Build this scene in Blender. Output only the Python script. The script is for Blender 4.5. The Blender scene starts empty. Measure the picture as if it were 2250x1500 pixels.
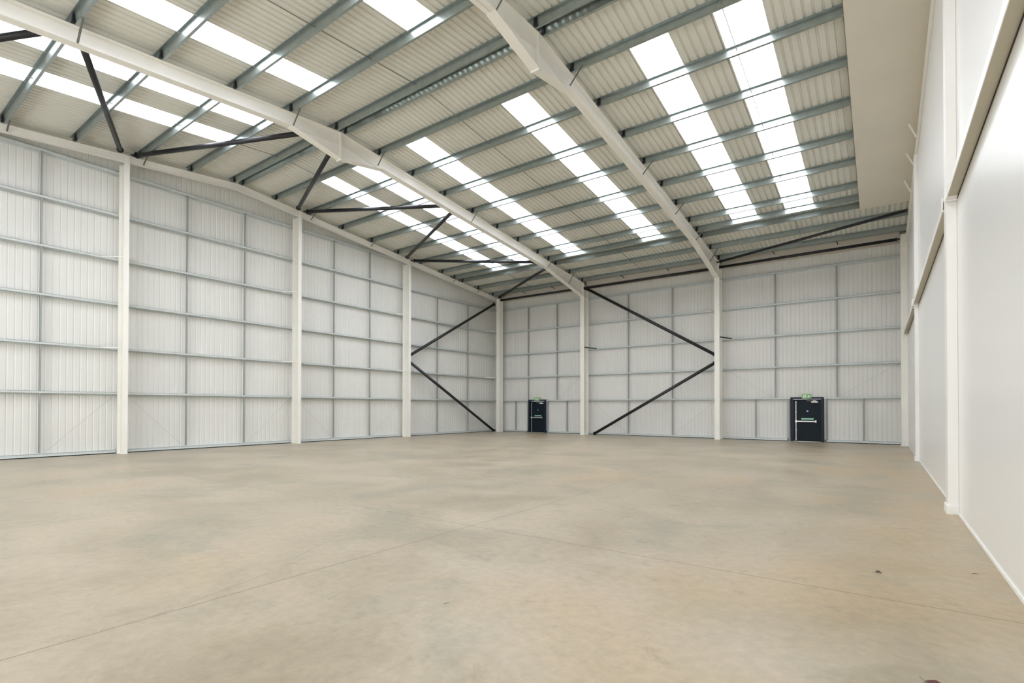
import bpy, bmesh, math, random
from mathutils import Vector, Matrix
random.seed(7)
SC = bpy.context.scene
COL = SC.collection
PI = math.pi

# ------------------------------------------------------------------ sizes
K = 0.0935                 # roof pitch
RY = -17.65                # ridge
SPAN = 2 * RY              # mirrored coordinate: y' = SPAN - y
def ztop(y):               # top of the rafters
    return 9.42 + K * (-y if y > RY else (y - SPAN))
GIRTS = [2.2 + 1.616 * i for i in range(5)] + [10.2]
GX = -0.556                # front plane of the gable rails
GW = -0.75                 # gable liner
SY = 0.90                  # front plane of the side-wall rails
SW = 1.08                  # side-wall liner
XR = 22.88                 # smooth right wall
F1, F2 = 6.835, 14.855
POSTS = [-7.99, -14.85, -21.61, -28.37]
DECK = 0.24

# ------------------------------------------------------------------ materials
def new_mat(name):
    m = bpy.data.materials.new(name); m.use_nodes = True
    nt = m.node_tree
    for n in list(nt.nodes): nt.nodes.remove(n)
    out = nt.nodes.new('ShaderNodeOutputMaterial')
    return m, nt, out
def N(nt, t, **kw):
    n = nt.nodes.new(t)
    for k, v in kw.items():
        if k.startswith('i_'): n.inputs[k[2:].replace('_', ' ')].default_value = v
        else: setattr(n, k, v)
    return n
def link(nt, a, b): nt.links.new(a, b)
def coords(nt, scale=(1, 1, 1)):
    tc = N(nt, 'ShaderNodeTexCoord'); mp = N(nt, 'ShaderNodeMapping')
    mp.inputs['Scale'].default_value = scale
    link(nt, tc.outputs['Object'], mp.inputs['Vector'])
    return mp.outputs['Vector']
def noise(nt, vec, scale, detail=4, rough=0.55):
    n = N(nt, 'ShaderNodeTexNoise'); n.inputs['Scale'].default_value = scale
    n.inputs['Detail'].default_value = detail; n.inputs['Roughness'].default_value = rough
    link(nt, vec, n.inputs['Vector']); return n.outputs['Fac']
def ramp(nt, fac, stops):
    r = N(nt, 'ShaderNodeValToRGB'); e = r.color_ramp.elements
    e[0].position, e[0].color = stops[0][0], (*stops[0][1], 1)
    e[1].position, e[1].color = stops[-1][0], (*stops[-1][1], 1)
    for p, c in stops[1:-1]:
        x = e.new(p); x.color = (*c, 1)
    link(nt, fac, r.inputs['Fac']); return r.outputs['Color']
def mixc(nt, fac, a, b, mode='MIX'):
    m = N(nt, 'ShaderNodeMix', data_type='RGBA', blend_type=mode)
    if isinstance(fac, float): m.inputs[0].default_value = fac
    else: link(nt, fac, m.inputs[0])
    for s, v in ((6, a), (7, b)):
        if isinstance(v, tuple): m.inputs[s].default_value = (*v, 1)
        else: link(nt, v, m.inputs[s])
    return m.outputs[2]
def math_(nt, op, a, b=None, c=None):
    m = N(nt, 'ShaderNodeMath', operation=op)
    for i, v in enumerate((a, b, c)):
        if v is None: continue
        if isinstance(v, (int, float)): m.inputs[i].default_value = v
        else: link(nt, v, m.inputs[i])
    return m.outputs[0]
def paint(name, col, rough=0.45, var=0.04, scale=1.5, metallic=0.0, spec=0.5, bump=0.0, coat=0.0, stretch=(1, 1, 1)):
    m, nt, out = new_mat(name)
    b = N(nt, 'ShaderNodeBsdfPrincipled')
    v = coords(nt, stretch)
    f = noise(nt, v, scale, 5, 0.6)
    lo = tuple(c * (1 - var) for c in col); hi = tuple(min(1, c * (1 + var)) for c in col)
    link(nt, ramp(nt, f, [(0.3, lo), (0.7, hi)]), b.inputs['Base Color'])
    b.inputs['Roughness'].default_value = rough
    b.inputs['Metallic'].default_value = metallic
    b.inputs['Specular IOR Level'].default_value = spec
    b.inputs['Coat Weight'].default_value = coat
    b.inputs['Coat Roughness'].default_value = 0.12
    if bump:
        bp = N(nt, 'ShaderNodeBump'); bp.inputs['Strength'].default_value = bump
        link(nt, noise(nt, v, scale * 12, 3), bp.inputs['Height']); link(nt, bp.outputs['Normal'], b.inputs['Normal'])
    link(nt, b.outputs[0], out.inputs[0])
    return m
M = {}
M['liner'] = paint('white coated liner sheet', (0.725, 0.725, 0.695), 0.42, 0.025, 0.6)
M['roofliner'] = paint('roof liner sheet', (0.735, 0.735, 0.67), 0.36, 0.03, 0.7)
M['steel'] = paint('off white painted steel', (0.87, 0.855, 0.80), 0.42, 0.03, 1.2)
M['galv'] = paint('galvanised steel', (0.37, 0.42, 0.41), 0.36, 0.10, 6.0, metallic=0.75)
M['galvrail'] = paint('galvanised wall rail', (0.36, 0.385, 0.37), 0.5, 0.06, 6.0, metallic=0.15)
M['galvgirt'] = paint('galvanised horizontal rail', (0.60, 0.645, 0.64), 0.45, 0.05, 6.0, metallic=0.1)
M['stay'] = paint('dull galvanised stay', (0.22, 0.23, 0.22), 0.5, 0.08, 6.0, metallic=0.4)
M['black'] = paint('charcoal painted tube', (0.016, 0.017, 0.021), 0.42, 0.10, 3.0)
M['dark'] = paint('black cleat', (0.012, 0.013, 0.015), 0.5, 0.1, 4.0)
M['wallboard'] = paint('smooth white wall panel', (0.82, 0.82, 0.80), 0.30, 0.01, 0.5, coat=0.12)
M['post'] = paint('white boxed post', (0.84, 0.83, 0.805), 0.4, 0.02, 0.8)
M['soffit'] = paint('cream soffit board', (0.70, 0.66, 0.57), 0.75, 0.03, 0.5)
M['beam'] = paint('cream wall beam', (0.52, 0.485, 0.385), 0.6, 0.03, 0.8)
M['gutter'] = paint('beige gutter lining', (0.62, 0.58, 0.50), 0.5, 0.04, 0.8)
M['door'] = paint('navy door paint', (0.006, 0.013, 0.020), 0.5, 0.12, 2.0, spec=0.2)
M['doorframe'] = paint('dark blue frame paint', (0.014, 0.022, 0.036), 0.5, 0.1, 2.0, spec=0.25)
M['chrome'] = paint('brushed steel fitting', (0.62, 0.60, 0.60), 0.35, 0.03, 8.0, metallic=0.6)
M['white'] = paint('white plastic', (0.82, 0.82, 0.80), 0.4, 0.02, 5)
M['green'] = paint('exit sign green', (0.22, 0.50, 0.16), 0.4, 0.04, 5)
M['mint'] = paint('green notice strip', (0.10, 0.62, 0.34), 0.4, 0.04, 5)
M['deepgreen'] = paint('deep green ink', (0.02, 0.20, 0.10), 0.5, 0.04, 5)
M['blue'] = paint('blue notice disc', (0.10, 0.32, 0.75), 0.4, 0.04, 5)
M['leaf'] = paint('dry red brown leaf', (0.10, 0.018, 0.012), 0.6, 0.4, 40)
M['leafdark'] = paint('dark withered leaf', (0.035, 0.022, 0.012), 0.7, 0.4, 40)
M['wire'] = paint('thin tie rod', (0.50, 0.50, 0.48), 0.5, 0.05, 5)
M['gapblack'] = paint('black gap shade under base rails', (0.010, 0.010, 0.010), 0.8, 0.1, 5)  # black painted in place of shade below the base rails

def pane_mat():
    m, nt, out = new_mat('translucent rooflight sheet')
    tr = N(nt, 'ShaderNodeBsdfTransparent'); tl = N(nt, 'ShaderNodeBsdfTranslucent'); mx = N(nt, 'ShaderNodeMixShader')
    v = coords(nt, (5.0, 0.4, 1))
    f = noise(nt, v, 1.3, 3)
    link(nt, ramp(nt, f, [(0.3, (0.86, 0.88, 0.95)), (0.7, (0.95, 0.95, 0.97))]), tl.inputs['Color'])
    tr.inputs['Color'].default_value = (0.90, 0.91, 0.95, 1)
    mx.inputs[0].default_value = 0.35
    link(nt, tr.outputs[0], mx.inputs[1]); link(nt, tl.outputs[0], mx.inputs[2]); link(nt, mx.outputs[0], out.inputs[0])
    return m
M['pane'] = pane_mat()

def floor_mat():
    m, nt, out = new_mat('power floated concrete')
    b = N(nt, 'ShaderNodeBsdfPrincipled')
    v = coords(nt)
    warp = N(nt, 'ShaderNodeTexNoise'); warp.inputs['Scale'].default_value = 0.5; link(nt, v, warp.inputs['Vector'])
    add = N(nt, 'ShaderNodeVectorMath', operation='MULTIPLY_ADD')
    link(nt, warp.outputs['Color'], add.inputs[0]); add.inputs[1].default_value = (1.6, 1.6, 0); link(nt, v, add.inputs[2])
    w = add.outputs[0]
    base = ramp(nt, noise(nt, w, 0.45, 9, 0.66), [(0.34, (0.325, 0.278, 0.198)), (0.45, (0.380, 0.324, 0.235)), (0.52, (0.415, 0.360, 0.270)), (0.62, (0.455, 0.382, 0.288))])
    warm = math_(nt, 'MULTIPLY', ramp_f(nt, math_(nt, 'ADD', noise(nt, w, 0.22, 6, 0.6), wx(nt, v)), 0.50, 0.70), 0.62)
    base = mixc(nt, warm, base, (0.425, 0.318, 0.182))
    cool = math_(nt, 'MULTIPLY', ramp_f(nt, noise(nt, add_off(nt, w, (31, 7, 0)), 0.55, 7, 0.65), 0.50, 0.66), 0.62)
    base = mixc(nt, cool, base, (0.288, 0.274, 0.210))
    dark = math_(nt, 'MULTIPLY', ramp_f(nt, noise(nt, add_off(nt, w, (-11, 17, 0)), 2.4, 9, 0.75), 0.55, 0.70), 0.42)
    base = mixc(nt, dark, base, (0.205, 0.172, 0.115))
    fine = ramp(nt, noise(nt, v, 9.0, 5, 0.7), [(0.3, (0.87, 0.865, 0.85)), (0.7, (1.10, 1.10, 1.10))])
    base = mixc(nt, 1.0, base, fine, 'MULTIPLY')
    sep = N(nt, 'ShaderNodeSeparateXYZ'); link(nt, v, sep.inputs[0])
    X, Y = sep.outputs[0], sep.outputs[1]
    def line(a, w_):   # 1 on the line |a| < w
        return math_(nt, 'LESS_THAN', math_(nt, 'ABSOLUTE', a), w_)
    jx = line(math_(nt, 'ADD', X, -17.21), 0.005)
    jy = line(math_(nt, 'ADD', Y, 22.89), 0.005)
    j = math_(nt, 'MAXIMUM', jx, jy)
    wob = math_(nt, 'MULTIPLY', math_(nt, 'ADD', noise(nt, v, 6.0, 3), -0.5), 0.05)
    for (x0, y0, x1, y1) in ((17.15, -26.53, 16.90, -25.64), (16.65, -25.22, 16.35, -24.64), (17.19, -27.1, 17.17, -26.6)):
        L = math.hypot(x1 - x0, y1 - y0); dx, dy = (x1 - x0) / L, (y1 - y0) / L
        ax = math_(nt, 'ADD', X, -x0); ay = math_(nt, 'ADD', Y, -y0)
        t = math_(nt, 'ADD', math_(nt, 'MULTIPLY', ax, dx), math_(nt, 'MULTIPLY', ay, dy))
        d = math_(nt, 'ADD', math_(nt, 'ADD', math_(nt, 'MULTIPLY', ax, -dy), math_(nt, 'MULTIPLY', ay, dx)), wob)
        on = math_(nt, 'MULTIPLY', line(d, 0.0028), math_(nt, 'MULTIPLY', math_(nt, 'GREATER_THAN', t, 0.0), math_(nt, 'LESS_THAN', t, L)))
        j = math_(nt, 'MAXIMUM', j, on)
    base = mixc(nt, math_(nt, 'MULTIPLY', j, 0.85), base, (0.07, 0.06, 0.04))
    # small dark specks
    vo = N(nt, 'ShaderNodeTexVoronoi'); vo.inputs['Scale'].default_value = 0.9; link(nt, v, vo.inputs['Vector'])
    sp = math_(nt, 'LESS_THAN', vo.outputs['Distance'], 0.006)
    base = mixc(nt, math_(nt, 'MULTIPLY', sp, 0.7), base, (0.12, 0.09, 0.06))
    link(nt, base, b.inputs['Base Color'])
    r = N(nt, 'ShaderNodeMapRange'); r.inputs['To Min'].default_value = 0.28; r.inputs['To Max'].default_value = 0.44
    link(nt, noise(nt, w, 0.9, 6), r.inputs['Value']); link(nt, r.outputs[0], b.inputs['Roughness'])
    b.inputs['Specular IOR Level'].default_value = 0.42
    bp = N(nt, 'ShaderNodeBump'); bp.inputs['Strength'].default_value = 0.03; bp.inputs['Distance'].default_value = 0.02
    link(nt, noise(nt, v, 2.5, 4), bp.inputs['Height']); link(nt, bp.outputs[0], b.inputs['Normal'])
    link(nt, b.outputs[0], out.inputs[0])
    return m
def wx(nt, v):      # the slab is stained warmer towards the smooth wall
    sp = N(nt, 'ShaderNodeSeparateXYZ'); link(nt, v, sp.inputs[0])
    r = N(nt, 'ShaderNodeMapRange', interpolation_type='SMOOTHSTEP'); r.inputs['From Min'].default_value = 17.0; r.inputs['From Max'].default_value = 22.0
    r.inputs['To Min'].default_value = -0.03; r.inputs['To Max'].default_value = 0.12
    link(nt, sp.outputs[0], r.inputs['Value']); return r.outputs[0]
def ramp_f(nt, f, lo, hi):
    r = N(nt, 'ShaderNodeMapRange', interpolation_type='SMOOTHSTEP')
    r.inputs['From Min'].default_value = lo; r.inputs['From Max'].default_value = hi
    link(nt, f, r.inputs['Value']); return r.outputs[0]
def add_off(nt, v, o):
    a = N(nt, 'ShaderNodeVectorMath', operation='ADD'); link(nt, v, a.inputs[0]); a.inputs[1].default_value = o
    return a.outputs[0]
M['floor'] = floor_mat()

# ------------------------------------------------------------------ mesh helpers
class MB:
    def __init__(s): s.v, s.f = [], []
    def add(s, vs, fs):
        o = len(s.v); s.v += [tuple(v) for v in vs]; s.f += [tuple(i + o for i in f) for f in fs]; return s
    def box(s, x0, y0, z0, x1, y1, z1):
        x0, x1 = sorted((x0, x1)); y0, y1 = sorted((y0, y1)); z0, z1 = sorted((z0, z1))
        return s.add([(x0, y0, z0), (x1, y0, z0), (x1, y1, z0), (x0, y1, z0), (x0, y0, z1), (x1, y0, z1), (x1, y1, z1), (x0, y1, z1)],
                     [(0, 3, 2, 1), (4, 5, 6, 7), (0, 1, 5, 4), (1, 2, 6, 5), (2, 3, 7, 6), (3, 0, 4, 7)])
    def prism(s, poly, a, b):
        """polygon given as 3D points through functions a(p) / b(p) for its two ends"""
        n = len(poly); A = [a(p) for p in poly]; B = [b(p) for p in poly]
        return s.add(A + B, [tuple(range(n - 1, -1, -1)), tuple(range(n, 2 * n))] + [(i, (i + 1) % n, n + (i + 1) % n, n + i) for i in range(n)])
    def platex(s, poly, x0, x1):       # poly in (y, z)
        return s.prism(poly, lambda p: (x0, p[0], p[1]), lambda p: (x1, p[0], p[1]))
    def platey(s, poly, y0, y1):       # poly in (x, z)
        return s.prism(poly, lambda p: (p[0], y0, p[1]), lambda p: (p[0], y1, p[1]))
    def band(s, pts, t, x0, x1):       # strip of thickness t under/over a line of (y, z) points
        for (a, b) in zip(pts[:-1], pts[1:]):
            s.platex([a, b, (b[0], b[1] + t), (a[0], a[1] + t)], x0, x1)
        return s
    def tube(s, p, q, r, n=14, cap=True):
        p, q = Vector(p), Vector(q); d = (q - p).normalized()
        u = d.orthogonal().normalized(); w = d.cross(u)
        A = [p + r * (math.cos(2 * PI * i / n) * u + math.sin(2 * PI * i / n) * w) for i in range(n)]
        B = [v + (q - p) for v in A]
        fs = [(i, (i + 1) % n, n + (i + 1) % n, n + i) for i in range(n)]
        if cap: fs += [tuple(range(n - 1, -1, -1)), tuple(range(n, 2 * n))]
        return s.add(A + B, fs)
    def bar(s, p, q, w, t, up=(0, 0, 1)):   # rectangular bar, w across, t along 'up'
        p, q = Vector(p), Vector(q); d = (q - p).normalized()
        a = d.cross(Vector(up))
        if a.length < 1e-4: a = d.orthogonal()
        a.normalize(); b = a.cross(d).normalized()
        c = [(-w / 2, -t / 2), (w / 2, -t / 2), (w / 2, t / 2), (-w / 2, t / 2)]
        A = [p + a * i + b * j for i, j in c]; B = [q + a * i + b * j for i, j in c]
        return s.add(A + B, [(3, 2, 1, 0), (4, 5, 6, 7), (0, 1, 5, 4), (1, 2, 6, 5), (2, 3, 7, 6), (3, 0, 4, 7)])
    def build(s, name, mat, parent=None, label=None, smooth=False, origin=None):
        me = bpy.data.meshes.new(name)
        me.from_pydata(s.v, [], s.f); me.validate(); me.update()
        bm = bmesh.new(); bm.from_mesh(me); bmesh.ops.recalc_face_normals(bm, faces=bm.faces); bm.to_mesh(me); bm.free()
        me.materials.append(M[mat] if isinstance(mat, str) else mat)
        if smooth:
            for p in me.polygons: p.use_smooth = len(p.vertices) == 4
        o = bpy.data.objects.new(name, me); COL.objects.link(o)
        if parent is not None: o.parent = parent
        if label: o['label'] = label
        return o
def sheet(v, f, name, mat):
    me = bpy.data.meshes.new(name); me.from_pydata(v, [], f); me.update(); me.materials.append(M[mat])
    o = bpy.data.objects.new(name, me); COL.objects.link(o); return o
def tag(o, label, cat=None, group=None, kind=None):
    o['label'] = label
    if cat: o['category'] = cat
    if group: o['group'] = group
    if kind: o['kind'] = kind
    return o
def empty(name, loc=(0, 0, 0)):
    o = bpy.data.objects.new(name, None); COL.objects.link(o); o.location = loc; o.empty_display_size = 0.1; return o
ORD = ['lowest', 'second', 'third', 'fourth', 'fifth', 'sixth', 'seventh', 'eighth', 'ninth', 'tenth', 'eleventh', 'twelfth']

# ------------------------------------------------------------------ floor
f = MB().box(-0.95, -36.6, -0.25, 23.3, 1.3, 0.0).build('floor', 'floor')
tag(f, 'beige power floated concrete floor with thin saw cut joints', kind='structure')

# ------------------------------------------------------------------ profiled liner sheets
def profile(a, b, pitch, rib, slope, depth):
    """list of (position, offset) along a..b: flat pans with narrow ribs set back by depth"""
    n = max(1, round((b - a) / pitch)); p = (b - a) / n; out = []
    for i in range(n):
        s = a + i * p; e = s + p
        c = e - rib / 2 - slope
        out += [(s, 0.0), (c - rib / 2 - slope, 0.0), (c - rib / 2, depth), (c + rib / 2, depth), (c + rib / 2 + slope, 0.0)]
    out.append((b, 0.0))
    return out
def clean(pr):
    o = [pr[0]]
    for q in pr[1:]:
        if q[0] - o[-1][0] > 1e-5: o.append(q)
    return o
DOORS = [(2.22, 3.64), (18.19, 19.63)]
# left wall (gable)
pr = clean(profile(-36.4, RY, 0.185, 0.016, 0.018, 0.013) + profile(RY, 1.20, 0.185, 0.016, 0.018, 0.013)[1:])
v, fc = [], []
for (y, d) in pr:
    v += [(GW - d, y, 0.0), (GW - d, y, ztop(y) + DECK + 0.03)]
for i in range(len(pr) - 1): fc.append((2 * i, 2 * i + 2, 2 * i + 3, 2 * i + 1))
tag(sheet(v, fc, 'wall_left', 'liner'), 'ribbed white metal liner of the gable wall', kind='structure')
# far wall with the two doors
def seg(a, b, z0, v, fc):
    pr = clean(profile(a, b, 0.185, 0.016, 0.018, 0.013)); o = len(v)
    for (x, d) in pr: v += [(x, SW + d, z0), (x, SW + d, 9.70)]
    for i in range(len(pr) - 1): fc.append((o + 2 * i, o + 2 * i + 1, o + 2 * i + 3, o + 2 * i + 2))
v, fc = [], []
seg(GW - 0.08, 2.26, 0, v, fc); seg(2.26, 3.60, 2.16, v, fc); seg(3.60, 18.23, 0, v, fc); seg(18.23, 19.59, 2.16, v, fc); seg(19.59, 23.1, 0, v, fc)
tag(sheet(v, fc, 'wall_back', 'liner'), 'ribbed white metal liner of the long wall with two dark doors', kind='structure')
# right wall, smooth
mb = MB()
mb.platex([(-36.5, 0), (1.12, 0), (1.12, ztop(1.12) + DECK + 0.05), (RY, ztop(RY) + DECK + 0.05), (-36.5, ztop(-36.5) + DECK + 0.05)], XR, XR + 0.12)
wr = mb.build('wall_right', 'wallboard'); tag(wr, 'smooth glossy white partition wall', kind='structure')
# wall behind the camera, with two unseen openings added to let in fill light
mb = MB()
xs = [(-0.95, 4.5), (9.5, 13.5), (18.5, 23.1)]
for a, b in xs: mb.box(a, -36.45, 0, b, -36.3, 9.8)
for a, b in ((4.5, 9.5), (13.5, 18.5)): mb.box(a, -36.45, 4.8, b, -36.3, 9.8)
tag(mb.build('wall_front', 'liner'), 'unseen wall with openings added for fill light opposite the dark doors', kind='structure')
b_ = MB().box(XR - 0.012, -36.2, 0, XR - 0.0005, -0.0, 0.035).build('baseboard_right', 'white'); tag(b_, 'thin white sealing strip along the foot of the smooth wall', kind='structure')

# ------------------------------------------------------------------ roof liner and rooflights
SKR = [(2.90, 3.80), (4.93, 5.88), (8.02, 9.02), (12.33, 13.34), (16.56, 17.59), (18.67, 19.71)]
SKL = [(2.80, 3.74), (4.81, 5.76), (8.05, 8.97), (12.28, 13.22), (16.56, 17.59), (18.67, 19.71)]
def roof_slope(intervals, ylist, hole, v, fc):
    """ylist eave -> ridge; hole = index of the y span that is open under the intervals"""
    xs = [GW]
    for a, b in intervals: xs += [a, b]
    xs.append(23.05)
    for k in range(len(xs) - 1):
        pr = clean(profile(xs[k], xs[k + 1], 0.2, 0.030, 0.020, 0.042))
        for r in range(len(ylist) - 1):
            if k % 2 == 1 and r == hole: continue
            ya, yb = ylist[r], ylist[r + 1]; o = len(v)
            for (x, d) in pr:
                v += [(x, ya, ztop(ya) + DECK + d), (x, yb, ztop(yb) + DECK + d)]
            for i in range(len(pr) - 1): fc.append((o + 2 * i, o + 2 * i + 2, o + 2 * i + 3, o + 2 * i + 1))
v, fc = [], []
roof_slope(SKR, [1.12, -4.12, -15.98, RY], 1, v, fc)
roof_slope(SKL, [-36.45, -31.2, -19.42, RY], 1, v, fc)
# ztop at the very ridge is continuous
ce = sheet(v, fc, 'ceiling', 'roofliner'); tag(ce, 'ribbed metal liner of the pitched roof', kind='structure')
wn = 0
def pane(a, b, y0, y1, label):
    global wn; wn += 1
    pr = clean(profile(a + 0.004, b - 0.004, 0.2, 0.030, 0.020, 0.042))
    v, fc = [], []
    for (x, d) in pr: v += [(x, y0, ztop(y0) + DECK + 0.004 + d), (x, y1, ztop(y1) + DECK + 0.004 + d)]
    for i in range(len(pr) - 1): fc.append((2 * i, 2 * i + 2, 2 * i + 3, 2 * i + 1))
    o = sheet(v, fc, 'window_%d' % wn, 'pane'); tag(o, label, kind='structure')
    e = MB()
    for x in (a - 0.012, b + 0.012):
        e.band([(y0, ztop(y0) + DECK - 0.012), (y1, ztop(y1) + DECK - 0.012)], 0.012, x - 0.018, x + 0.018)
    e.build('edge_flashing', 'roofliner', o)
    # daylight enters here
    l = bpy.data.lights.new('rooflight_portal', 'AREA'); l.shape = 'RECTANGLE'; l.size = b - a; L = math.hypot(y1 - y0, ztop(y1) - ztop(y0)); l.size_y = L
    l.cycles.is_portal = True
    lo = bpy.data.objects.new('rooflight_portal', l); COL.objects.link(lo)
    ym = (y0 + y1) / 2; lo.location = ((a + b) / 2, ym, ztop(ym) + DECK + 0.09)
    lo.rotation_euler = (math.atan2(ztop(y1) - ztop(y0), y1 - y0), 0, 0)
where = ['first from the gable wall', 'second from the gable wall', 'third from the gable wall', 'fourth from the gable wall', 'fifth from the gable wall', 'sixth from the gable wall, nearest the smooth wall']
for (a, b), w in zip(SKR, where): pane(a, b, -15.98, -4.12, 'translucent rooflight strip over the far slope, ' + w)
for (a, b), w in zip(SKL, where): pane(a, b, -31.2, -19.42, 'translucent rooflight strip over the near slope, ' + w)

# ------------------------------------------------------------------ purlins (Z section)
def zpurlin(y0, side, x0, x1, h=DECK - 0.004, web=0.006):
    kk = K if side == 'L' else -K
    c = 1 / math.hypot(1, K)
    s_ = Vector((0, c, kk * c)); n_ = Vector((0, -kk * c, c))
    o = Vector((0, y0, ztop(y0) + 0.001))
    def P(x, s, n): q = o + s_ * s + n_ * n; return (x, q.y, q.z)
    mb = MB()
    def rect(sa, na, sb, nb):
        pl = [(sa, na), (sb, na), (sb, nb), (sa, nb)]
        mb.prism(pl, lambda p: P(x0, *p), lambda p: P(x1, *p))
    t = web
    rect(0, 0, t, h); rect(t, 0, 0.068, t); rect(0.068 - t, t, 0.068, 0.022); rect(-0.062, h - t, 0, h); rect(-0.062, h - 0.020, -0.062 + t, h - t)
    return mb, P
PR = [-0.30, -1.90, -3.50, -4.25, -5.37, -7.20, -8.93, -10.76, -12.57, -14.39, -16.05, -17.52]
PL = [-34.9, -33.3, -31.7, -30.05, -28.3, -26.55, -24.80, -23.05, -21.20, -19.50, -17.86]
cleat_pr = None
def purlin(y0, side, label, group):
    mb, P = zpurlin(y0, side, -0.35 if side == 'L' or y0 < -0.4 else -0.35, 22.86)
    o = mb.build('roof_purlin', 'galv'); tag(o, label, 'roof beam', group)
    for fx in (0.0, F1, F2):
        c = MB()
        # dark bolted cleat on the downhill side, and a galvanised sleeve over the joint
        x = fx + (0.136 if fx else 0.02)
        pl = [(0.008, 0.004), (0.045, 0.004), (0.045, 0.18), (0.008, 0.18)]
        c.prism([(-0.080, 0.003), (-0.007, 0.003), (-0.007, 0.215), (-0.030, 0.215)], lambda p: P(x, *p), lambda p: P(x + 0.085, *p))
        c.build('cleat', 'dark', o, 'dark bolted cleat over the rafter')
        if fx:
            MB().prism([(-0.005, 0.006), (-0.001, 0.006), (-0.001, 0.215), (-0.005, 0.215)], lambda p: P(fx - 0.55, *p), lambda p: P(fx + 0.55, *p)).build('sleeve', 'galv', o)
for i, y in enumerate(PR):
    w = ('eaves purlin along the top of the long wall' if i == 0 else 'ridge purlin on the far slope' if i == len(PR) - 1 else 'roof purlin, %s up from the eaves on the far slope' % ORD[i])
    purlin(y, 'R', 'galvanised ' + w, 'purlins of the far slope')
for i, y in enumerate(PL):
    k = len(PL) - 1 - i
    w = ('ridge purlin on the near slope' if k == 0 else 'roof purlin, %s down from the ridge on the near slope' % (['', 'first'] + ORD[1:])[k])
    purlin(y, 'L', 'galvanised ' + w, 'purlins of the near slope')

# ------------------------------------------------------------------ portal frames
HW = 0.132
def mir(y, side): return y if side == 'R' else SPAN - y
def rafter(fx, side, label):
    q = lambda y, z: (mir(y, side), z)
    zt = lambda y: 9.42 - K * y
    tf = 0.018
    top = [q(0.0, zt(0) - tf), q(RY, zt(RY) - tf)]
    bot = [q(-0.0, zt(0) - 0.40), q(RY, zt(RY) - 0.40)]
    mb = MB()
    mb.platex([top[0], top[1], bot[1], bot[0]], fx - 0.006, fx + 0.006)
    mb.band([q(0, zt(0) - tf), q(RY, zt(RY) - tf)], tf, fx - HW, fx + HW)
    mb.band([q(-4.0, zt(-4) - 0.40), q(-15.9, zt(-15.9) - 0.40)], tf, fx - HW, fx + HW)
    o = mb.build('rafter', 'steel'); tag(o, label, 'rafter', 'sloping rafters of the steel frames')
    h = MB()    # eaves haunch
    h.platex([q(0, zt(0) - 0.40), q(-4.0, zt(-4) - 0.40), q(0, 8.59)], fx - 0.006, fx + 0.006)
    h.band([q(0, 8.585), q(-4.05, zt(-4) - 0.415)], tf, fx - HW, fx + HW)
    h.platex([q(-0.002, 8.56), q(-0.024, 8.56), q(-0.024, zt(0)), q(-0.002, zt(0))], fx - HW, fx + HW)
    h.platex([q(-0.30, 8.72), q(-0.312, 8.72), q(-0.312, zt(0) - tf), q(-0.30, zt(0) - tf)], fx - 0.05, fx + 0.05)
    h.build('eaves_haunch', 'steel', o)
    h = MB()    # apex haunch
    h.platex([q(RY, zt(RY) - 0.40), q(-15.9, zt(-15.9) - 0.40), q(RY, 10.185)], fx - 0.006, fx + 0.006)
    h.band([q(-15.85, zt(-15.85) - 0.415), q(RY, 10.17)], tf, fx - HW, fx + HW)
    h.band([q(-15.9, zt(-15.9) - 0.40), q(RY, zt(RY) - 0.40)], 0.01, fx - 0.05, fx + 0.05)
    e = -1 if side == 'R' else 1
    h.platex([(RY - e * 0.001, 10.13), (RY - e * 0.020, 10.13), (RY - e * 0.020, zt(RY) + 0.005), (RY - e * 0.001, zt(RY) + 0.005)], fx - HW, fx + HW)
    h.build('apex_haunch', 'steel', o)
    return o
def column(fx, label):
    mb = MB()
    mb.platex([(0.018, 0.0), (0.582, 0.0), (0.582, 9.0), (0.018, 9.39)], fx - 0.006, fx + 0.006)
    mb.box(fx - HW, 0.0, 0.0, fx + HW, 0.018, 9.40)
    mb.box(fx - HW, 0.582, 0.0, fx + HW, 0.60, 9.0)
    mb.platex([(0.0, 9.42), (0.0, 9.40), (0.60, 8.98), (0.60, 9.0)], fx - HW, fx + HW)
    mb.platex([(0.018, 8.58), (0.582, 8.58), (0.582, 8.60), (0.018, 8.60)], fx - HW + 0.02, fx + HW - 0.02)
    o = mb.build('steel_column', 'steel'); tag(o, label, 'column', 'steel columns of the long wall')
    MB().box(fx - HW - 0.03, -0.02, 0.0, fx + HW + 0.03, 0.63, 0.02).build('base_plate', 'steel', o)
    return o
column(F1, 'white I section column of the long wall, first from the corner')
column(F2, 'white I section column of the long wall, second from the corner, between black braces and large door')
rafter(F1, 'R', 'white rafter over the far slope landing on the first column from the corner')
rafter(F1, 'L', 'white rafter over the near slope, in the frame closest to the gable wall')
rafter(F2, 'R', 'white rafter over the far slope landing on the second column from the corner')
rafter(F2, 'L', 'white rafter over the near slope, in the frame farther from the gable wall')
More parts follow.
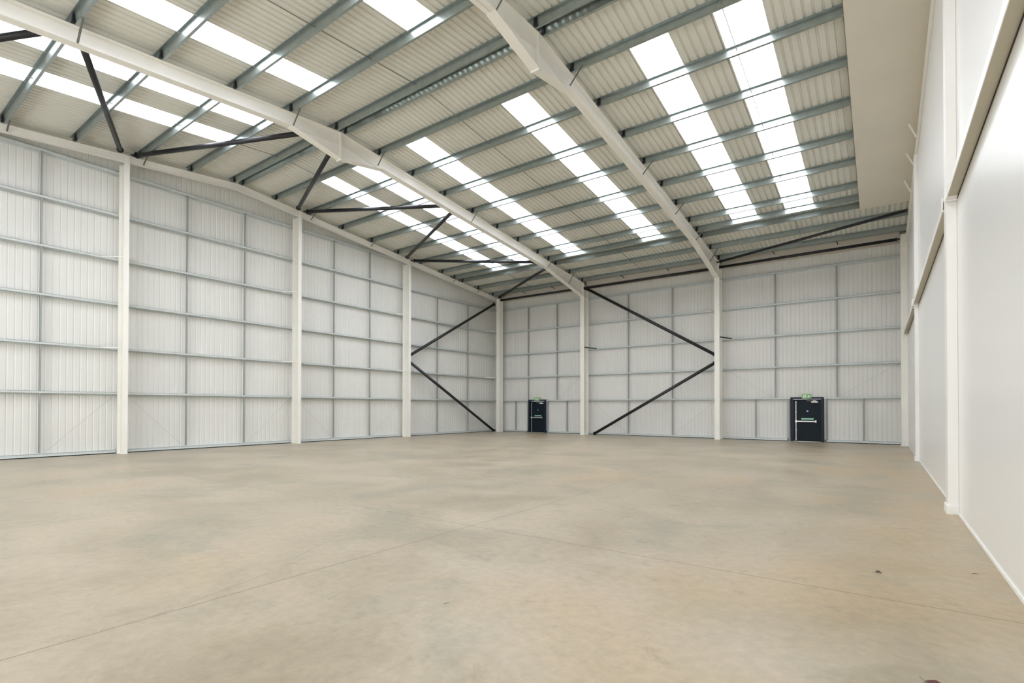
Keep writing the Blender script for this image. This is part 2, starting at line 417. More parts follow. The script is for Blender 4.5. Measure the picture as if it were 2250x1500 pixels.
# corner column
mb = MB()
mb.box(0.13, 0.0, 0, 0.38, 0.018, 9.22); mb.box(0.249, 0.018, 0, 0.261, 0.40, 9.22); mb.box(0.13, 0.40, 0, 0.38, 0.418, 9.22)
mb.box(0.36, 0.018, 0, 0.378, 0.40, 9.22)
cc = mb.build('steel_column', 'steel'); tag(cc, 'white steel column standing in the far corner', 'column', 'steel columns of the long wall')
MB().box(0.10, -0.02, 0, 0.41, 0.44, 0.02).build('base_plate', 'steel', cc)
MB().box(0.060, 0.10, 0.05, 0.129, 0.13, 8.75).build('edge_strip', 'dark', cc, 'dark strip down the back edge')  # narrow dark strip along the back edge of the column
MB().box(0.02, -0.06, 9.22, 0.40, 0.42, 9.24).build('cap_plate', 'steel', cc)
# column where the long wall meets the smooth wall
mb = MB(); mb.box(22.64, 0.0, 0, XR - 0.002, 0.60, 9.36)
c3 = mb.build('boxed_column', 'steel'); tag(c3, 'white boxed column where the long wall meets the smooth wall', 'column', 'steel columns of the long wall')
MB().box(22.60, -0.02, 0, XR - 0.002, 0.60, 0.012).build('base_plate', 'steel', c3)
# gable rafters
def grafter(side, label):
    q = lambda y, z: (mir(y, side), z); zt = lambda y: 9.42 - K * y
    mb = MB(); t = 0.03; b = 0.235
    y0 = 0.42 if side == 'R' else 0.0
    mb.platex([q(y0, zt(y0) - 0.01), q(RY, zt(RY) - 0.01), q(RY, zt(RY) - b), q(y0, zt(y0) - b)], -0.13, -0.12)
    mb.band([q(y0, zt(y0) - 0.016), q(RY, zt(RY) - 0.016)], 0.016, -0.21, -0.035)
    mb.band([q(y0, zt(y0) - b), q(RY, zt(RY) - b)], 0.016, -0.21, -0.035)
    mb.band([q(y0, zt(y0) - b), q(RY, zt(RY) - b)], b - 0.01, -0.06, -0.05)
    o = mb.build('gable_rafter', 'steel'); tag(o, label, 'rafter', 'sloping rafters of the steel frames'); return o
grafter('R', 'slim white rafter along the top of the gable wall, from ridge to corner')
grafter('L', 'slim white rafter along the top of the gable wall, on the near slope')
PN = ['first from the corner', 'second from the corner', 'third from the corner', 'fourth from the corner']
for y, w in zip(POSTS, PN):
    mb = MB(); h = 0.085
    zt_ = ztop(y) - 0.01; zb = ztop(y) - 0.26
    mb.box(-0.016, y - h, 0, 0.0, y + h, zt_)
    mb.box(-0.49, y - 0.005, 0, -0.016, y + 0.005, zb)
    mb.box(-0.49, y - h, 0, -0.474, y + h, zb)
    o = mb.build('gable_post', 'steel'); tag(o, 'white I section post of the gable wall, ' + w, 'post', 'steel posts of the gable wall')
    MB().box(-0.51, y - h - 0.02, 0, 0.02, y + h + 0.02, 0.015).build('base_plate', 'steel', o)

# ------------------------------------------------------------------ wall rails
def girt_gable(y0, y1, z, label):
    mb = MB(); t = 0.006
    mb.box(GX - t, y0, z - 0.065, GX, y1, z)              # front flange, standing up
    mb.box(GW + 0.002, y0, z - 0.071, GX, y1, z - 0.065)  # web
    mb.box(GW + 0.002, y0, z - 0.125, GW + 0.008, y1, z - 0.065)
    mb.box(GX - 0.022, y0, z - t, GX, y1, z)
    o = mb.build('wall_rail', 'galvgirt'); tag(o, label, 'wall rail', 'horizontal rails of the gable wall'); return o
bays = [(0.88, POSTS[0]), (POSTS[0], POSTS[1]), (POSTS[1], POSTS[2]), (POSTS[2], POSTS[3])]
BN = ['the gable bay beside the corner', 'the second gable bay from the corner', 'the third gable bay from the corner', 'the fourth gable bay from the corner']
for bi, (b, a) in enumerate(bays):
    for gi, z in enumerate(GIRTS):
        if gi == 5 and bi == 0: continue
        y1 = b - 0.004; y0 = a + 0.004
        if gi == 5 and bi == 1: y1 = -8.2
        o = girt_gable(y0, y1, z, 'galvanised horizontal rail, %s above the floor, across %s' % (ORD[gi], BN[bi]))
        # end cleats
        if bi < 3 and gi in (1, 3):
            pass
def girt_side(x0, x1, z, label):
    mb = MB(); t = 0.006
    mb.box(x0, SY, z - 0.065, x1, SY + t, z)
    mb.box(x0, SY, z - 0.071, x1, SW - 0.002, z - 0.065)
    mb.box(x0, SW - 0.008, z - 0.125, x1, SW - 0.002, z - 0.065)
    mb.box(x0, SY, z - t, x1, SY + 0.022, z)
    o = mb.build('wall_rail', 'galvgirt'); tag(o, label, 'wall rail', 'horizontal rails of the long wall'); return o
sb = [(-0.54, F1), (F1, F2), (F2, XR - 0.02)]
SN = ['the small door bay of the long wall', 'the black braced bay of the long wall', 'the large door bay of the long wall']
for bi, (a, b) in enumerate(sb):
    for gi, z in enumerate(GIRTS[:5]):
        if gi == 0 and bi in (0, 2):
            d = DOORS[0 if bi == 0 else 1]
            girt_side(a + 0.004, d[0] - 0.01, z, 'galvanised rail at door head height, corner side of the %s door' % ('small' if bi == 0 else 'large'))
            girt_side(d[1] + 0.01, b - 0.004, z, 'galvanised rail at door head height, %s side of the %s door' % ('column' if bi == 0 else 'smooth wall', 'small' if bi == 0 else 'large'))
        else:
            girt_side(a + 0.004, b - 0.004, z, 'galvanised horizontal rail, %s above the floor, across %s' % (ORD[gi], SN[bi]))
# vertical spacer bars: one line is one thing, its pieces between the rails are parts
def vline(kind, pos, zs, label, group, wide=0.05):
    base = empty('spacer_bar', (GX if kind == 'g' else pos, pos if kind == 'g' else SY, zs[0][0]))
    tag(base, label, 'wall bar', group)
    for (z0, z1) in zs:
        mb = MB(); w = wide / 2
        L = base.location
        if kind == 'g':
            x1 = GX - 0.008; x0 = x1 - 0.07
            mb.box(x1 - 0.004 - L.x, -w, z0 - L.z, x1 - L.x, w, z1 - L.z); mb.box(x0 - L.x, -w, z0 - L.z, x1 - L.x, -w + 0.004, z1 - L.z); mb.box(x0 - L.x, w - 0.004, z0 - L.z, x1 - L.x, w, z1 - L.z)
        else:
            y0 = SY + 0.008; y1 = y0 + 0.07
            mb.box(-w, y0 - L.y, z0 - L.z, w, y0 + 0.004 - L.y, z1 - L.z); mb.box(-w, y0 - L.y, z0 - L.z, -w + 0.004, y1 - L.y, z1 - L.z); mb.box(w - 0.004, y0 - L.y, z0 - L.z, w, y1 - L.y, z1 - L.z)
        mb.build('bar_length', 'galvrail', base)
def spans(zlist): return [(a, b - 0.072) for a, b in zip(zlist[:-1], zlist[1:])]
full_g = [0.15] + GIRTS; full_s = [0.12] + GIRTS[:5]
gl = [(-2.2, 5, 0, 'nearer the corner'), (-5.12, 5, 0, 'nearer the first post'), (-10.35, 6, 1, 'nearer the corner'), (-12.6, 6, 1, 'farther from the corner'),
      (-17.1, 6, 2, 'nearer the corner'), (-19.39, 6, 2, 'farther from the corner'), (-23.78, 6, 3, 'nearer the corner'), (-26.1, 6, 3, 'farther from the corner')]
for y, n, bi, w in gl:
    vline('g', y, spans(full_g[:n + 1]), 'upright spacer bar in %s, %s' % (BN[bi], w), 'upright bars of the gable wall')
sl = [(2.19, 0, 'nearer the corner', GIRTS[:5]), (4.48, 0, 'farther from the corner', GIRTS[:5]), (9.48, 1, 'nearer the corner', full_s), (12.17, 1, 'farther from the corner', full_s),
      (17.50, 2, 'nearer the column', GIRTS[:5]), (20.18, 2, 'nearer the smooth wall', GIRTS[:5])]
for x, bi, w, zl in sl:
    vline('s', x, spans(zl), 'upright spacer bar in %s, %s' % (SN[bi], w), 'upright bars of the long wall')
for x, w in ((1.13, 'short upright bar under the door head rail, corner side of the small door'), (5.23, 'short upright bar under the door head rail, column side of the small door'),
             (16.56, 'short upright bar under the door head rail, column side of the large door'), (21.23, 'short upright bar under the door head rail, smooth wall side of the large door')):
    vline('s', x, [(0.12, GIRTS[0] - 0.072)], w, 'short upright bars beside the doors')
for x, w in ((3.71, 'galvanised jamb post along the column side of the small door'), (2.16, 'galvanised jamb post along the corner side of the small door'),
             (19.70, 'galvanised jamb post along the smooth wall side of the large door'), (18.11, 'galvanised jamb post along the column side of the large door')):
    vline('s', x, [(0.12, GIRTS[0] - 0.072)], w, 'jamb posts of the doors', 0.10)
# base rails
def base_gable(y0, y1, label):
    mb = MB(); mb.box(GX - 0.006, y0, 0.03, GX, y1, 0.12); mb.box(GW + 0.002, y0, 0.112, GX, y1, 0.12); mb.box(GX, y0, 0.03, GX + 0.05, y1, 0.038)
    o = mb.build('base_rail', 'galvgirt'); tag(o, label, 'base rail', 'galvanised base rails')
    MB().box(GW + 0.002, y0, 0.0, GX + 0.045, y1, 0.03).build('gap_shade', 'gapblack', o, 'black strip painted as the dark gap under the rail')  # black box draws the shade in the gap under the rail
for (b, a), w in zip(bays, BN): base_gable(a + 0.1, b - (0.1 if b < 0 else 0.02), 'galvanised base rail on the floor along ' + w)
def base_side(x0, x1, label):
    mb = MB(); mb.box(x0, SY, 0.03, x1, SY + 0.006, 0.12); mb.box(x0, SY, 0.112, x1, SW - 0.002, 0.12); mb.box(x0, SY - 0.05, 0.03, x1, SY, 0.038)
    o = mb.build('base_rail', 'galvgirt'); tag(o, label, 'base rail', 'galvanised base rails')
    MB().box(x0, SY - 0.045, 0.0, x1, SW - 0.002, 0.03).build('gap_shade', 'gapblack', o, 'black strip painted as the dark gap under the rail')
base_side(-0.45, 2.10, 'galvanised base rail between the corner and the small door')
base_side(3.77, F1 - 0.01, 'galvanised base rail between the small door and the first column')
base_side(F1 + 0.01, F2 - 0.01, 'galvanised base rail behind the black braces, column to column')
base_side(F2 + 0.01, 18.05, 'galvanised base rail between the second column and the large door')
base_side(19.76, XR - 0.02, 'galvanised base rail between the large door and the smooth wall')
# diagonal tie rods
def tie(p, q, label):
    o = MB().tube(p, q, 0.0055, 8).build('tie_rod', 'wire', smooth=True); tag(o, label, 'tie rod', 'thin diagonal tie rods')
ties = [((-8.12, 2.1), (-10.25, 0.13), BN[1] + ', corner end'), ((-14.7, 2.1), (-12.7, 0.13), BN[1] + ', far end'),
        ((-15.0, 2.1), (-16.98, 0.13), BN[2] + ', corner end'), ((-21.4, 2.1), (-19.5, 0.13), BN[2] + ', far end'),
        ((-21.77, 2.1), (-23.68, 0.13), BN[3] + ', corner end'), ((-28.2, 2.1), (-26.2, 0.13), BN[3] + ', far end'),
        ((0.5, 2.1), (-2.1, 0.13), BN[0] + ', corner end'), ((-7.85, 2.1), (-5.25, 0.13), BN[0] + ', post end')]
for (a, za), (b, zb), w in ties:
    tie((GX + 0.012, a, za), (GX + 0.012, b, zb), 'thin diagonal tie rod low in ' + w)
for (a, za), (b, zb), w in [((0.35, 3.75), (2.1, 2.22), 'above the small door, corner end'), ((6.35, 3.75), (4.57, 2.22), 'above the small door, column end'),
        ((7.1, 2.1), (9.4, 0.13), 'low behind the black braces, end nearer the corner'), ((14.6, 2.1), (12.25, 0.13), 'low behind the black braces, end nearer the large door'),
        ((15.1, 3.75), (17.4, 2.22), 'above the large door, column end'), ((22.6, 3.75), (20.27, 2.22), 'above the large door, smooth wall end')]:
    tie((a, SY - 0.012, za), (b, SY - 0.012, zb), 'thin diagonal tie rod ' + w)

# ------------------------------------------------------------------ stays
def stay(p, q, label, group, mat='stay', name='rafter_stay', w=0.045):
    p, q = Vector(p), Vector(q)
    mb = MB().bar(p, q, w, 0.006, (0, 1, 0)).bar(p, q, 0.006, w, (0, 1, 0))
    o = mb.build(name, mat); tag(o, label, 'stay', group)
for fx, ys, w in ((F1, [-24.75, -19.43, -16.1, -10.8, -4.3, -1.93], 'frame nearest the gable wall'), (F2, [-19.43, -16.1, -10.8, -7.22, -4.28, -1.85], 'frame above the second column')):
    for i, y in enumerate(reversed(ys)):
        stay((fx + 0.53, y, ztop(y) + 0.02), (fx + HW + 0.005, y, ztop(y) - 0.40 if y < -4 else ztop(y) - (0.40 + (4 + y) / 4 * 0.46) + 0.03), 'short grey stay from purlin to rafter, %s up the %s' % (ORD[i], w), 'rafter stays')
for i, y in enumerate([-1.93, -4.3, -10.75, -14.3, -21.1, -24.72]):
    stay((0.36, y, ztop(y) + 0.02), (-0.03, y, ztop(y) - 0.21), 'short grey stay on the gable rafter, %s up from the corner' % ORD[i], 'rafter stays')
for y, w in zip(POSTS[:3], PN):
    for z, lv in ((GIRTS[1], 'second rail'), (GIRTS[3], 'fourth rail')):
        for s, sd in ((1, 'corner'), (-1, 'far')):
            stay((-0.03, y + s * 0.088, z - 0.03), (GX + 0.012, y + s * 0.55, z - 0.03), 'pale stay at the %s, %s side of gable post %s' % (lv, sd, w), 'post stays', 'steel', 'post_stay', 0.035)
stay((0.02, -0.01, GIRTS[3] - 0.03), (GX + 0.012, -0.4, GIRTS[3] - 0.03), 'pale flat stay at the fourth rail beside the corner column', 'post stays', 'steel', 'post_stay', 0.035)
stay((0.02, -0.01, GIRTS[1] - 0.03), (GX + 0.012, -0.4, GIRTS[1] - 0.03), 'pale flat stay at the second rail beside the corner column', 'post stays', 'steel', 'post_stay', 0.035)
for fx, w in ((F1, 'first column from the corner'), (F2, 'second column from the corner')):
    stay((fx + HW + 0.01, 0.05, GIRTS[2] + 0.0), (fx + 0.55, SY - 0.012, GIRTS[2] - 0.03), 'black flat stay from the third rail to the ' + w, 'column stays', 'dark', 'column_stay', 0.06)

# ------------------------------------------------------------------ black tube bracing
def brace(p, q, r, label, plates=((0, 0, 1), (0, 0, 1)), name='brace_tube', group='black bracing tubes', gap=0.16, gap2=None):
    p, q = Vector(p), Vector(q); d = (q - p).normalized()
    gap2 = gap if gap2 is None else gap2
    a, b = p + d * gap, q - d * gap2
    mb = MB().tube(a, b, r, 20)
    o = mb.build(name, 'black', smooth=True); tag(o, label, 'brace', group)
    for e, s, n, gap in ((p, 1, plates[0], gap), (q, -1, plates[1], gap2)):
        if gap < 0.05: continue
        c = MB()
        c.bar(e, e + d * s * (gap + 0.02), r * 1.7, 0.016, n)
        c.tube(e + d * s * (gap - 0.03), e + d * s * (gap + 0.0), r * 1.35, 16)
        if gap > 0.08: c.bar(e + d * s * 0.02, e + d * s * 0.10, r * 2.1, 0.04, n)
        c.build('end_plate', 'dark', o, 'bolted end plate')
g = 0.085
brace((-0.25, -7.89, 4.62), (-0.25, 0.28, 9.0), g, 'upper black diagonal tube on the gable wall, climbing to the corner', ((1, 0, 0), (1, 0, 0)), gap=0.10)
brace((-0.25, -7.89, 4.38), (-0.25, 0.26, 0.03), g, 'lower black diagonal tube on the gable wall, down to the corner foot', ((1, 0, 0), (1, 0, 0)), gap=0.10)
brace((7.0, 0.12, 9.12), (14.80, 0.12, 4.47), g, 'upper black diagonal tube on the long wall between two columns', ((0, 1, 0), (0, 1, 0)), gap=0.12)
brace((14.80, 0.12, 4.12), (7.55, 0.12, 0.05), g, 'lower black diagonal tube on the long wall, down to the floor', ((0, 1, 0), (0, 1, 0)), gap=0.12)
brace((0.42, 0.05, 9.14), (F1 - 0.01, 0.05, 9.12), 0.07, 'black eaves tube from the corner to the first column', gap=0.14)
brace((F1 + 0.01, 0.05, 9.10), (F2 - 0.01, 0.05, 9.10), 0.07, 'black eaves tube between the first and second columns', gap=0.14)
brace((F2 + 0.02, 0.05, 9.13), (22.63, 0.05, 9.17), 0.07, 'black eaves tube from the second column to the smooth wall', gap=0.14)
def rz(y, off=-0.25): return ztop(y) + off
rb = 0.078
def rbrace(x0, y0, x1, y1, label, off0=-0.25, off1=-0.25, r=rb): brace((x0, y0, rz(y0, off0)), (x1, y1, rz(y1, off1)), r, label, group='roof bracing tubes', gap=0.22, gap2=0.03)
rbrace(0.20, 0.16, F1 - 0.06, -4.00, 'black roof brace climbing from the corner to the first white rafter', -0.03, -0.27)
rbrace(0.03, -7.95, F1 - 0.06, -4.76, 'black roof brace from the first gable post down the slope to the rafter', -0.06, -0.22)
rbrace(0.03, -8.30, F1 - 0.06, -11.85, 'black roof brace from the first gable post up the slope to the rafter', -0.03, -0.31)
rbrace(0.03, -15.00, F1 - 0.06, -17.93, 'black roof brace from the second gable post up towards the ridge', 0.02, -0.66)
rbrace(0.03, -14.68, F1 - 0.06, -12.43, 'black roof brace from the second gable post down the slope to the rafter', 0.02, -0.31)
rbrace(0.03, -21.46, F1 - 0.06, -18.88, 'black roof brace from the third gable post up towards the ridge', 0.0, -0.38)
rbrace(0.03, -21.81, F1 - 0.06, -24.62, 'black roof brace from the third gable post down the near slope', 0.05, -0.29)
rbrace(0.03, -28.6, F1 - 0.06, -25.2, 'black roof brace from the fourth gable post up the near slope', 0.0, -0.26)
rbrace(F2 + 0.16, -0.62, 22.79, -3.03, 'black roof brace from the second column across to the smooth wall', r=0.062)

# thin rods hanging between the purlins at mid bay
def rods(x, a, b, label):
    mb = MB()
    ya, yb = a, b
    mb.tube((x, ya, ztop(ya) + 0.10), (x, yb, ztop(yb) + 0.10), 0.010, 8)
    o = mb.build('sag_rod', 'stay', smooth=True); tag(o, label, 'rod', 'sag rods under the roof')
for x, w in ((3.42, 'beside the gable wall'), (10.85, 'between the two white frames'), (18.93, 'beside the smooth wall')):
    rods(x, -0.35, -17.45, 'thin dark rod through the far slope purlins, in the bay ' + w)
    rods(x, -17.9, -34.8, 'thin dark rod through the near slope purlins, in the bay ' + w)

# ------------------------------------------------------------------ eaves gutter lining
mb = MB()
for a, b in ((GW, F1 - HW), (F1 - HW, F1 + HW), (F1 + HW, F2 - HW), (F2 - HW, F2 + HW), (F2 + HW, 22.63), (22.63, XR)):
    yf = 0.32 if abs((a + b) / 2 - F1) > 0.2 and abs((a + b) / 2 - F2) > 0.2 and a < 22.6 else 0.62
    mb.box(a, yf, 9.25, b, SW - 0.003, 9.265)
    mb.box(a, yf, 9.25, b, yf + 0.01, 9.60)
gt = mb.build('trim_1', 'gutter'); tag(gt, 'beige underside of the gutter along the long wall', kind='structure')
for i, (x, w) in enumerate(((2.45, 'nearer the corner, small door bay'), (4.72, 'nearer the column, small door bay'), (9.52, 'nearer the corner, braced bay'), (12.22, 'nearer the large door, braced bay'), (17.57, 'nearer the column, large door bay'), (20.25, 'nearer the smooth wall, large door bay'))):
    stay((x, -0.27, 9.45), (x + 0.04, 0.16, 9.385), 'short brown strap under the gutter, ' + w, 'gutter straps', 'leafdark', 'gutter_strap', 0.036)

# ------------------------------------------------------------------ doors
def door(n, x0, x1, label):
    root = empty('door_%d' % n, ((x0 + x1) / 2, SY, 0)); tag(root, label, kind='structure')
    cx = (x0 + x1) / 2; L = root.location
    class D(MB):
        def b(s, xa, ya, za, xb, yb, zb): return s.box(xa - L.x, ya - L.y, za, xb - L.x, yb - L.y, zb)
    fw = 0.105; H = 2.215
    fr = D().b(x0, SY - 0.03, 0, x0 + fw, SW + 0.03, H).b(x1 - fw, SY - 0.03, 0, x1, SW + 0.03, H).b(x0 + fw, SY - 0.03, H - 0.10, x1 - fw, SW + 0.03, H)
    fr.build('door_frame', 'doorframe', root, 'dark blue frame')
    yl = SY + 0.06
    a, b = x0 + fw + 0.004, x1 - fw - 0.004
    lf = D().b(a, yl, 0.01, b, yl + 0.05, H - 0.104).build('door_leaf', 'door', root)
    yb_ = yl
    rod = D().b(a + 0.115, yl - 0.035, 0.05, a + 0.145, yl - 0.010, 2.02)
    for z in (0.10, 0.55, 1.45, 1.95): rod.b(a + 0.105, yl - 0.03, z, a + 0.155, yl, z + 0.03)
    rod.build('bolt_rod', 'chrome', lf, 'upright steel bolt rod')
    pb = D().b(a + 0.11, yl - 0.085, 0.975, b - 0.21, yl - 0.045, 1.035).b(a + 0.10, yl - 0.09, 0.95, a + 0.17, yl, 1.06).b(b - 0.25, yl - 0.09, 0.95, b - 0.20, yl, 1.06)
    pb.build('push_bar', 'chrome', lf, 'horizontal steel push bar')
    ns = D().b(a + 0.36, yl - 0.004, 1.095, a + 0.90, yl, 1.165)
    s1 = ns.build('notice_strip', 'mint', lf, 'long green notice above the push bar')
    mk = D()
    for k in range(11):
        wdt = (0.022, 0.03, 0.026)[k % 3]
        mk.b(a + 0.46 + k * 0.038, yl - 0.006, 1.115, a + 0.46 + k * 0.038 + wdt, yl - 0.004, 1.145)
    mk.add([(a + 0.41 + 0.028 * math.cos(t * PI / 8) - L.x, yl - 0.0055 - L.y, 1.13 + 0.028 * math.sin(t * PI / 8)) for t in range(16)], [tuple(range(16))])
    mk.build('notice_marks', 'white', s1)
    m = MB()
    cxn, czn = a + 0.63 - L.x, 1.52
    m.tube((cxn, yl - L.y - 0.004, czn), (cxn, yl - L.y, czn), 0.045, 24)
    d = m.build('notice_disc', 'blue', lf, 'small round blue notice')
    D().b(a + 0.602, yl - 0.006, 1.515, a + 0.658, yl - 0.004, 1.532).build('notice_marks', 'white', d)
    cl = D().b(b - 0.42, yl - 0.06, 1.94, b - 0.13, yl, 2.00).build('door_closer', 'white', lf, 'white closer body')
    MB().bar((b - 0.20 - L.x, yl - 0.045 - L.y, 2.015), (b - 0.62 - L.x, yl - 0.10 - L.y, 2.035), 0.022, 0.014).bar((b - 0.20 - L.x, yl - 0.04 - L.y, 2.03), (b - 0.35 - L.x, yl - 0.02 - L.y, 2.05), 0.022, 0.02).build('closer_arm', 'chrome', lf)
    hg = D()
    for z in (0.25, 1.05, 1.85): hg.b(b - 0.012, yl - 0.012, z, b + 0.010, yl, z + 0.10)
    hg.build('hinge', 'black', lf)
    D().b(x0 + fw, SY - 0.0, 0.0, x1 - fw, SW, 0.012).build('threshold', 'chrome', root)
    return root
door(1, DOORS[0][0], DOORS[0][1], 'small looking dark navy fire exit door near the corner')
door(2, DOORS[1][0], DOORS[1][1], 'large dark navy fire exit door between column and smooth wall')
def exit_sign(x0, x1, z0, z1, label):
    y0 = SY - 0.062; c = ((x0 + x1) / 2, y0 + 0.03, z0)
    root = empty('exit_sign', c); tag(root, label, 'exit sign', 'green exit signs above the doors')
    def B(): return MB()
    def bx(m, xa, ya, za, xb, yb, zb): return m.box(xa - c[0], ya - c[1], za - c[2], xb - c[0], yb - c[1], zb - c[2])
    bx(B(), x0, y0, z0, x1, y0 + 0.028, z1).build('sign_body', 'green', root)
    w = x1 - x0; h = z1 - z0
    def poly(pts, name, mat, d):
        B().prism([(p[0], p[1]) for p in pts], lambda p: (x0 + p[0] * w - c[0], y0 - d - c[1], p[1] * h), lambda p: (x0 + p[0] * w - c[0], y0 - 0.0002 - c[1], p[1] * h)).build(name, mat, root)
    poly([(0.16, 0.18), (0.46, 0.18), (0.46, 0.84), (0.16, 0.84)], 'door_pictogram', 'white', 0.002)
    m = B()    # running figure
    def pr(pts): m.prism(pts, lambda p: (x0 + p[0] * w - c[0], y0 - 0.004 - c[1], p[1] * h), lambda p: (x0 + p[0] * w - c[0], y0 - 0.0021 - c[1], p[1] * h))
    pr([(0.31 + 0.028 * math.cos(k * PI / 5), 0.72 + 0.055 * math.sin(k * PI / 5)) for k in range(10)])
    pr([(0.27, 0.64), (0.35, 0.60), (0.32, 0.42), (0.27, 0.46)])
    pr([(0.27, 0.64), (0.21, 0.52), (0.23, 0.50), (0.29, 0.60)])
    pr([(0.35, 0.62), (0.41, 0.52), (0.39, 0.49), (0.34, 0.56)])
    pr([(0.29, 0.46), (0.24, 0.34), (0.19, 0.34), (0.19, 0.29), (0.26, 0.29), (0.32, 0.43)])
    pr([(0.30, 0.45), (0.35, 0.36), (0.32, 0.24), (0.36, 0.23), (0.40, 0.37), (0.33, 0.47)])
    m.build('running_figure', 'green', root)
    poly([(0.60, 0.50), (0.72, 0.80), (0.72, 0.62), (0.84, 0.62), (0.84, 0.38), (0.72, 0.38), (0.72, 0.20)], 'arrow', 'white', 0.002)
    bx(B(), x0 + 0.1, y0 + 0.028, z0 + 0.02, x1 - 0.1, y0 + 0.062 - 0.03 + 0.03, z0 + 0.06).build('bracket', 'white', root)
exit_sign(2.74, 3.17, 2.16, 2.37, 'green emergency exit sign above the small door near the corner')
exit_sign(18.70, 19.11, 2.15, 2.37, 'green emergency exit sign above the large door beside the smooth wall')

# ------------------------------------------------------------------ right hand wall: soffit, rafter, posts, beams
mb = MB()
for a, b in ((-3.33, RY), (RY, -35.2)):
    mb.platex([(a, ztop(a) - 0.022), (b, ztop(b) - 0.022), (b, ztop(b) - 0.002), (a, ztop(a) - 0.002)], 21.245, 22.845)
so = mb.build('soffit_board', 'soffit'); tag(so, 'wide flat cream board under the purlins beside the smooth wall', 'soffit')
zt = lambda y: ztop(y)
for side, lb in (('R', 'pale rafter at the top of the smooth wall, far slope'), ('L', 'pale rafter at the top of the smooth wall, near slope')):
    q = lambda y, z: (mir(y, side), z); zz = lambda y: 9.42 - K * y
    mb = MB()
    mb.band([q(0.0, zz(0) - 0.44), q(RY, zz(RY) - 0.44)], 0.02, 22.805, XR - 0.002)
    mb.band([q(0.0, zz(0) - 0.42), q(RY, zz(RY) - 0.42)], 0.385, 22.850, XR - 0.002)
    o = mb.build('rafter', 'steel'); tag(o, lb, 'rafter', 'sloping rafters of the steel frames')
for y, top, xb, w in ((-17.67, 10.60, 22.75, 'white boxed post on the smooth wall under the ridge, nearer the camera'), (-7.68, 9.70, 22.785, 'white boxed post on the smooth wall farther back')):
    mb = MB().box(xb, y - 0.17, 0, XR - 0.002, y + 0.17, top)
    o = mb.build('boxed_post', 'post'); tag(o, w, 'post', 'boxed posts of the smooth wall')
    MB().box(xb - 0.022, y - 0.20, 0, XR - 0.002, y + 0.20, 0.13).build('plinth', 'post', o)
for a, b, w in ((-28.3, -17.90, 'long cream ledge beam on the smooth wall, nearest the camera'), (-17.45, -7.90, 'cream ledge beam on the smooth wall between the two boxed posts'), (-7.46, -0.02, 'cream ledge beam on the smooth wall beyond the farther post')):
    mb = MB()
    mb.box(22.752, a, 4.94, XR - 0.002, b, 4.95); mb.box(22.752, a, 5.04, XR - 0.002, b, 5.05); mb.box(22.752, a, 4.95, 22.757, b, 5.04)
    o = mb.build('ledge_beam', 'beam'); tag(o, w, 'wall beam', 'ledge beams of the smooth wall')
    MB().box(22.744, a, 4.936, 22.7518, b, 5.055).build('front_lip', 'post', o, 'white front lip')
    MB().box(XR - 0.010, a, 4.925, XR - 0.002, b, 4.9398).build('shadow_gap', 'leafdark', o, 'dark strip painted as the shadow gap under the beam')  # dark brown strip draws the shadow line where beam meets wall
    for e, s in ((a, 1), (b, -1)):
        c = MB().box(22.72, e, 4.90, XR - 0.002, e + s * 0.012, 5.12)
        c.box(22.735, e, 4.925, XR - 0.002, e + s * 0.16, 4.938)
        for zq in (4.97, 5.08): c.tube((22.733, e + s * 0.013, zq), (22.733, e + s * 0.022, zq), 0.009, 8)
        c.build('end_bracket', 'post', o, 'pale bolted end bracket')
for i, (ya, yb) in enumerate(((-5.2, -5.1), (-7.17, -7.1), (-8.95, -8.85))):
    stay((22.62, ya, ztop(ya) - 0.025), (22.81, yb, ztop(yb) - 0.43), 'small cream stay between soffit board and rafter, %s up from the long wall' % ORD[i], 'soffit stays', 'steel', 'soffit_stay', 0.05)
    
# ------------------------------------------------------------------ dry leaves and twigs on the floor
def leaf(loc, size, rot, mat, label, curl=0.35):
    n = 9; v, fc = [], []
    for i in range(n):
        t = i / (n - 1); w = 0.32 * math.sin(PI * t) ** 0.8 * (1 - 0.25 * t)
        for j, s in enumerate((-1, -0.5, 0, 0.5, 1)):
            jag = 1 + 0.12 * ((i % 2) * 2 - 1) * abs(s)
            v.append(((t - 0.5) * size, s * w * size * jag, size * (curl * (abs(s) ** 2) * w + 0.10 * math.sin(PI * t) + 0.015)))
    for i in range(n - 1):
        for j in range(4): fc.append((i * 5 + j, (i + 1) * 5 + j, (i + 1) * 5 + j + 1, i * 5 + j + 1))
    me = bpy.data.meshes.new('dry_leaf'); me.from_pydata(v, [], fc); me.materials.append(M[mat])
    o = bpy.data.objects.new('dry_leaf', me); COL.objects.link(o); o.location = loc; o.rotation_euler = (0, 0, rot)
    for p in me.polygons: p.use_smooth = True
    md = o.modifiers.new('thick', 'SOLIDIFY'); md.thickness = 0.0012
    tag(o, label, 'leaf')
    s = MB().tube((-0.5 * size, 0, 0.015 * size), (-0.85 * size, 0.06 * size, 0.05 * size), 0.0011, 6).build('leaf_stem', mat, o)
    return o
leaf((22.145, -24.45, 0.002), 0.115, -0.75, 'leaf', 'curled red brown leaf on the floor, closest to the camera')
leaf((21.87, -22.05, 0.002), 0.060, 0.35, 'leafdark', 'tiny dark dry leaf on the floor beyond the long joint', 0.5)
def twig(x, y, r, l, label):
    o = MB().tube((-l / 2, 0, 0.003), (0, 0.004, 0.004), 0.0016, 6).tube((0, 0.004, 0.004), (l / 2, -0.004, 0.003), 0.0013, 6).build('twig', 'leafdark'); o.location = (x, y, 0); o.rotation_euler = (0, 0, r); tag(o, label, 'twig', 'twigs on the floor')
twig(22.66, -21.52, 0.3, 0.06, 'tiny brown twig on the floor beside the smooth wall')
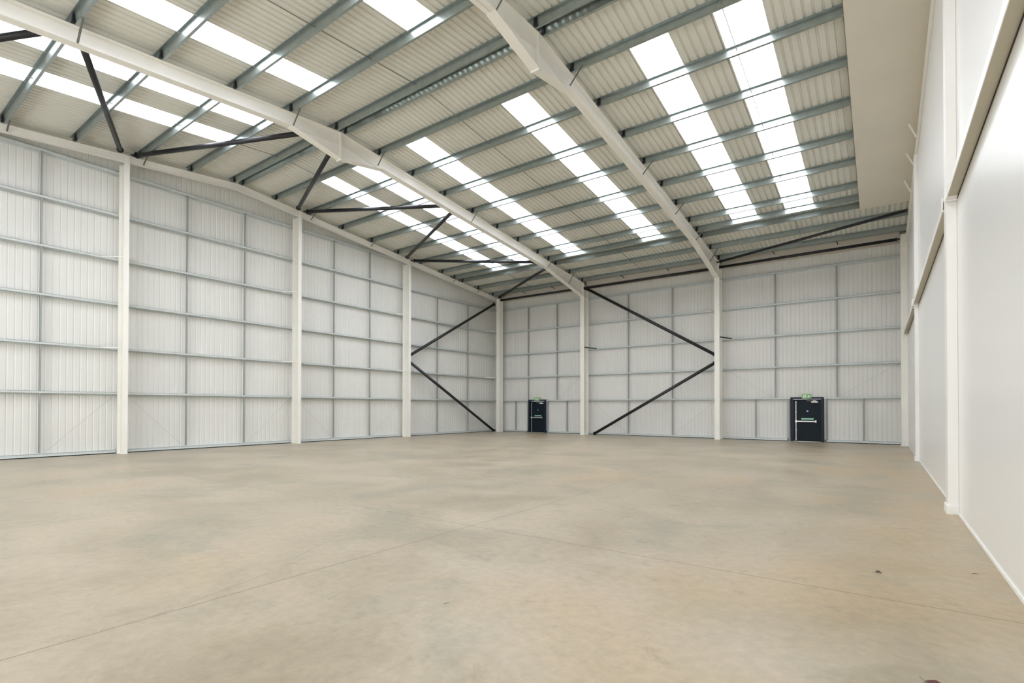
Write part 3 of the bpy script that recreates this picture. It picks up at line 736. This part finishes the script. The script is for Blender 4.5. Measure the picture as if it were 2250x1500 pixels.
twig(18.9, -25.2, 1.3, 0.05, 'tiny brown twig on the open floor near the camera')

# ------------------------------------------------------------------ daylight
w = bpy.data.worlds.new('overcast sky'); SC.world = w; w.use_nodes = True
bg = w.node_tree.nodes['Background']; bg.inputs[0].default_value = (0.96, 0.98, 1.0, 1); bg.inputs[1].default_value = 1.0
for a, b in ((4.5, 9.5), (13.5, 18.5)):  # portals for the two openings added as daylight fill
    l = bpy.data.lights.new('fill_opening_portal', 'AREA'); l.shape = 'RECTANGLE'; l.size = b - a; l.size_y = 4.8; l.cycles.is_portal = True
    lo = bpy.data.objects.new('fill_opening_portal', l); COL.objects.link(lo); lo.location = ((a + b) / 2, -36.4, 2.4); lo.rotation_euler = (PI / 2, 0, 0)

# ------------------------------------------------------------------ camera
yaw, pitch, roll = 0.622973626, 0.00976238, 0.00140088521
fpx, cy_ = 1127.18, 884.934687
fwd = Vector((-math.sin(yaw) * math.cos(pitch), math.cos(yaw) * math.cos(pitch), math.sin(pitch)))
right = Vector((math.cos(yaw), math.sin(yaw), 0)); up = right.cross(fwd)
r_ = right * math.cos(roll) + up * math.sin(roll); u_ = -right * math.sin(roll) + up * math.cos(roll)
cam = bpy.data.cameras.new('camera'); co = bpy.data.objects.new('camera', cam); COL.objects.link(co)
mt = Matrix((r_, u_, -fwd)).transposed().to_4x4(); mt.translation = Vector((21.8923662, -28.4193661, 1.65600311))
co.matrix_world = mt
cam.sensor_fit = 'HORIZONTAL'; cam.sensor_width = 36; cam.lens = fpx / 2250 * 36
cam.shift_x = 0.0; cam.shift_y = (cy_ - 750) / 2250
cam.clip_start = 0.05; cam.clip_end = 200
SC.camera = co

vs = SC.view_settings; vs.view_transform = 'Standard'; vs.look = 'None'; vs.gamma = 1; vs.use_curve_mapping = False
vs.exposure = 3.27
cy = SC.cycles
cy.use_denoising = True; cy.max_bounces = 9; cy.diffuse_bounces = 7; cy.glossy_bounces = 3; cy.transmission_bounces = 4; cy.transparent_max_bounces = 6
cy.caustics_reflective = False; cy.caustics_refractive = False; cy.use_adaptive_sampling = True; cy.adaptive_threshold = 0.02
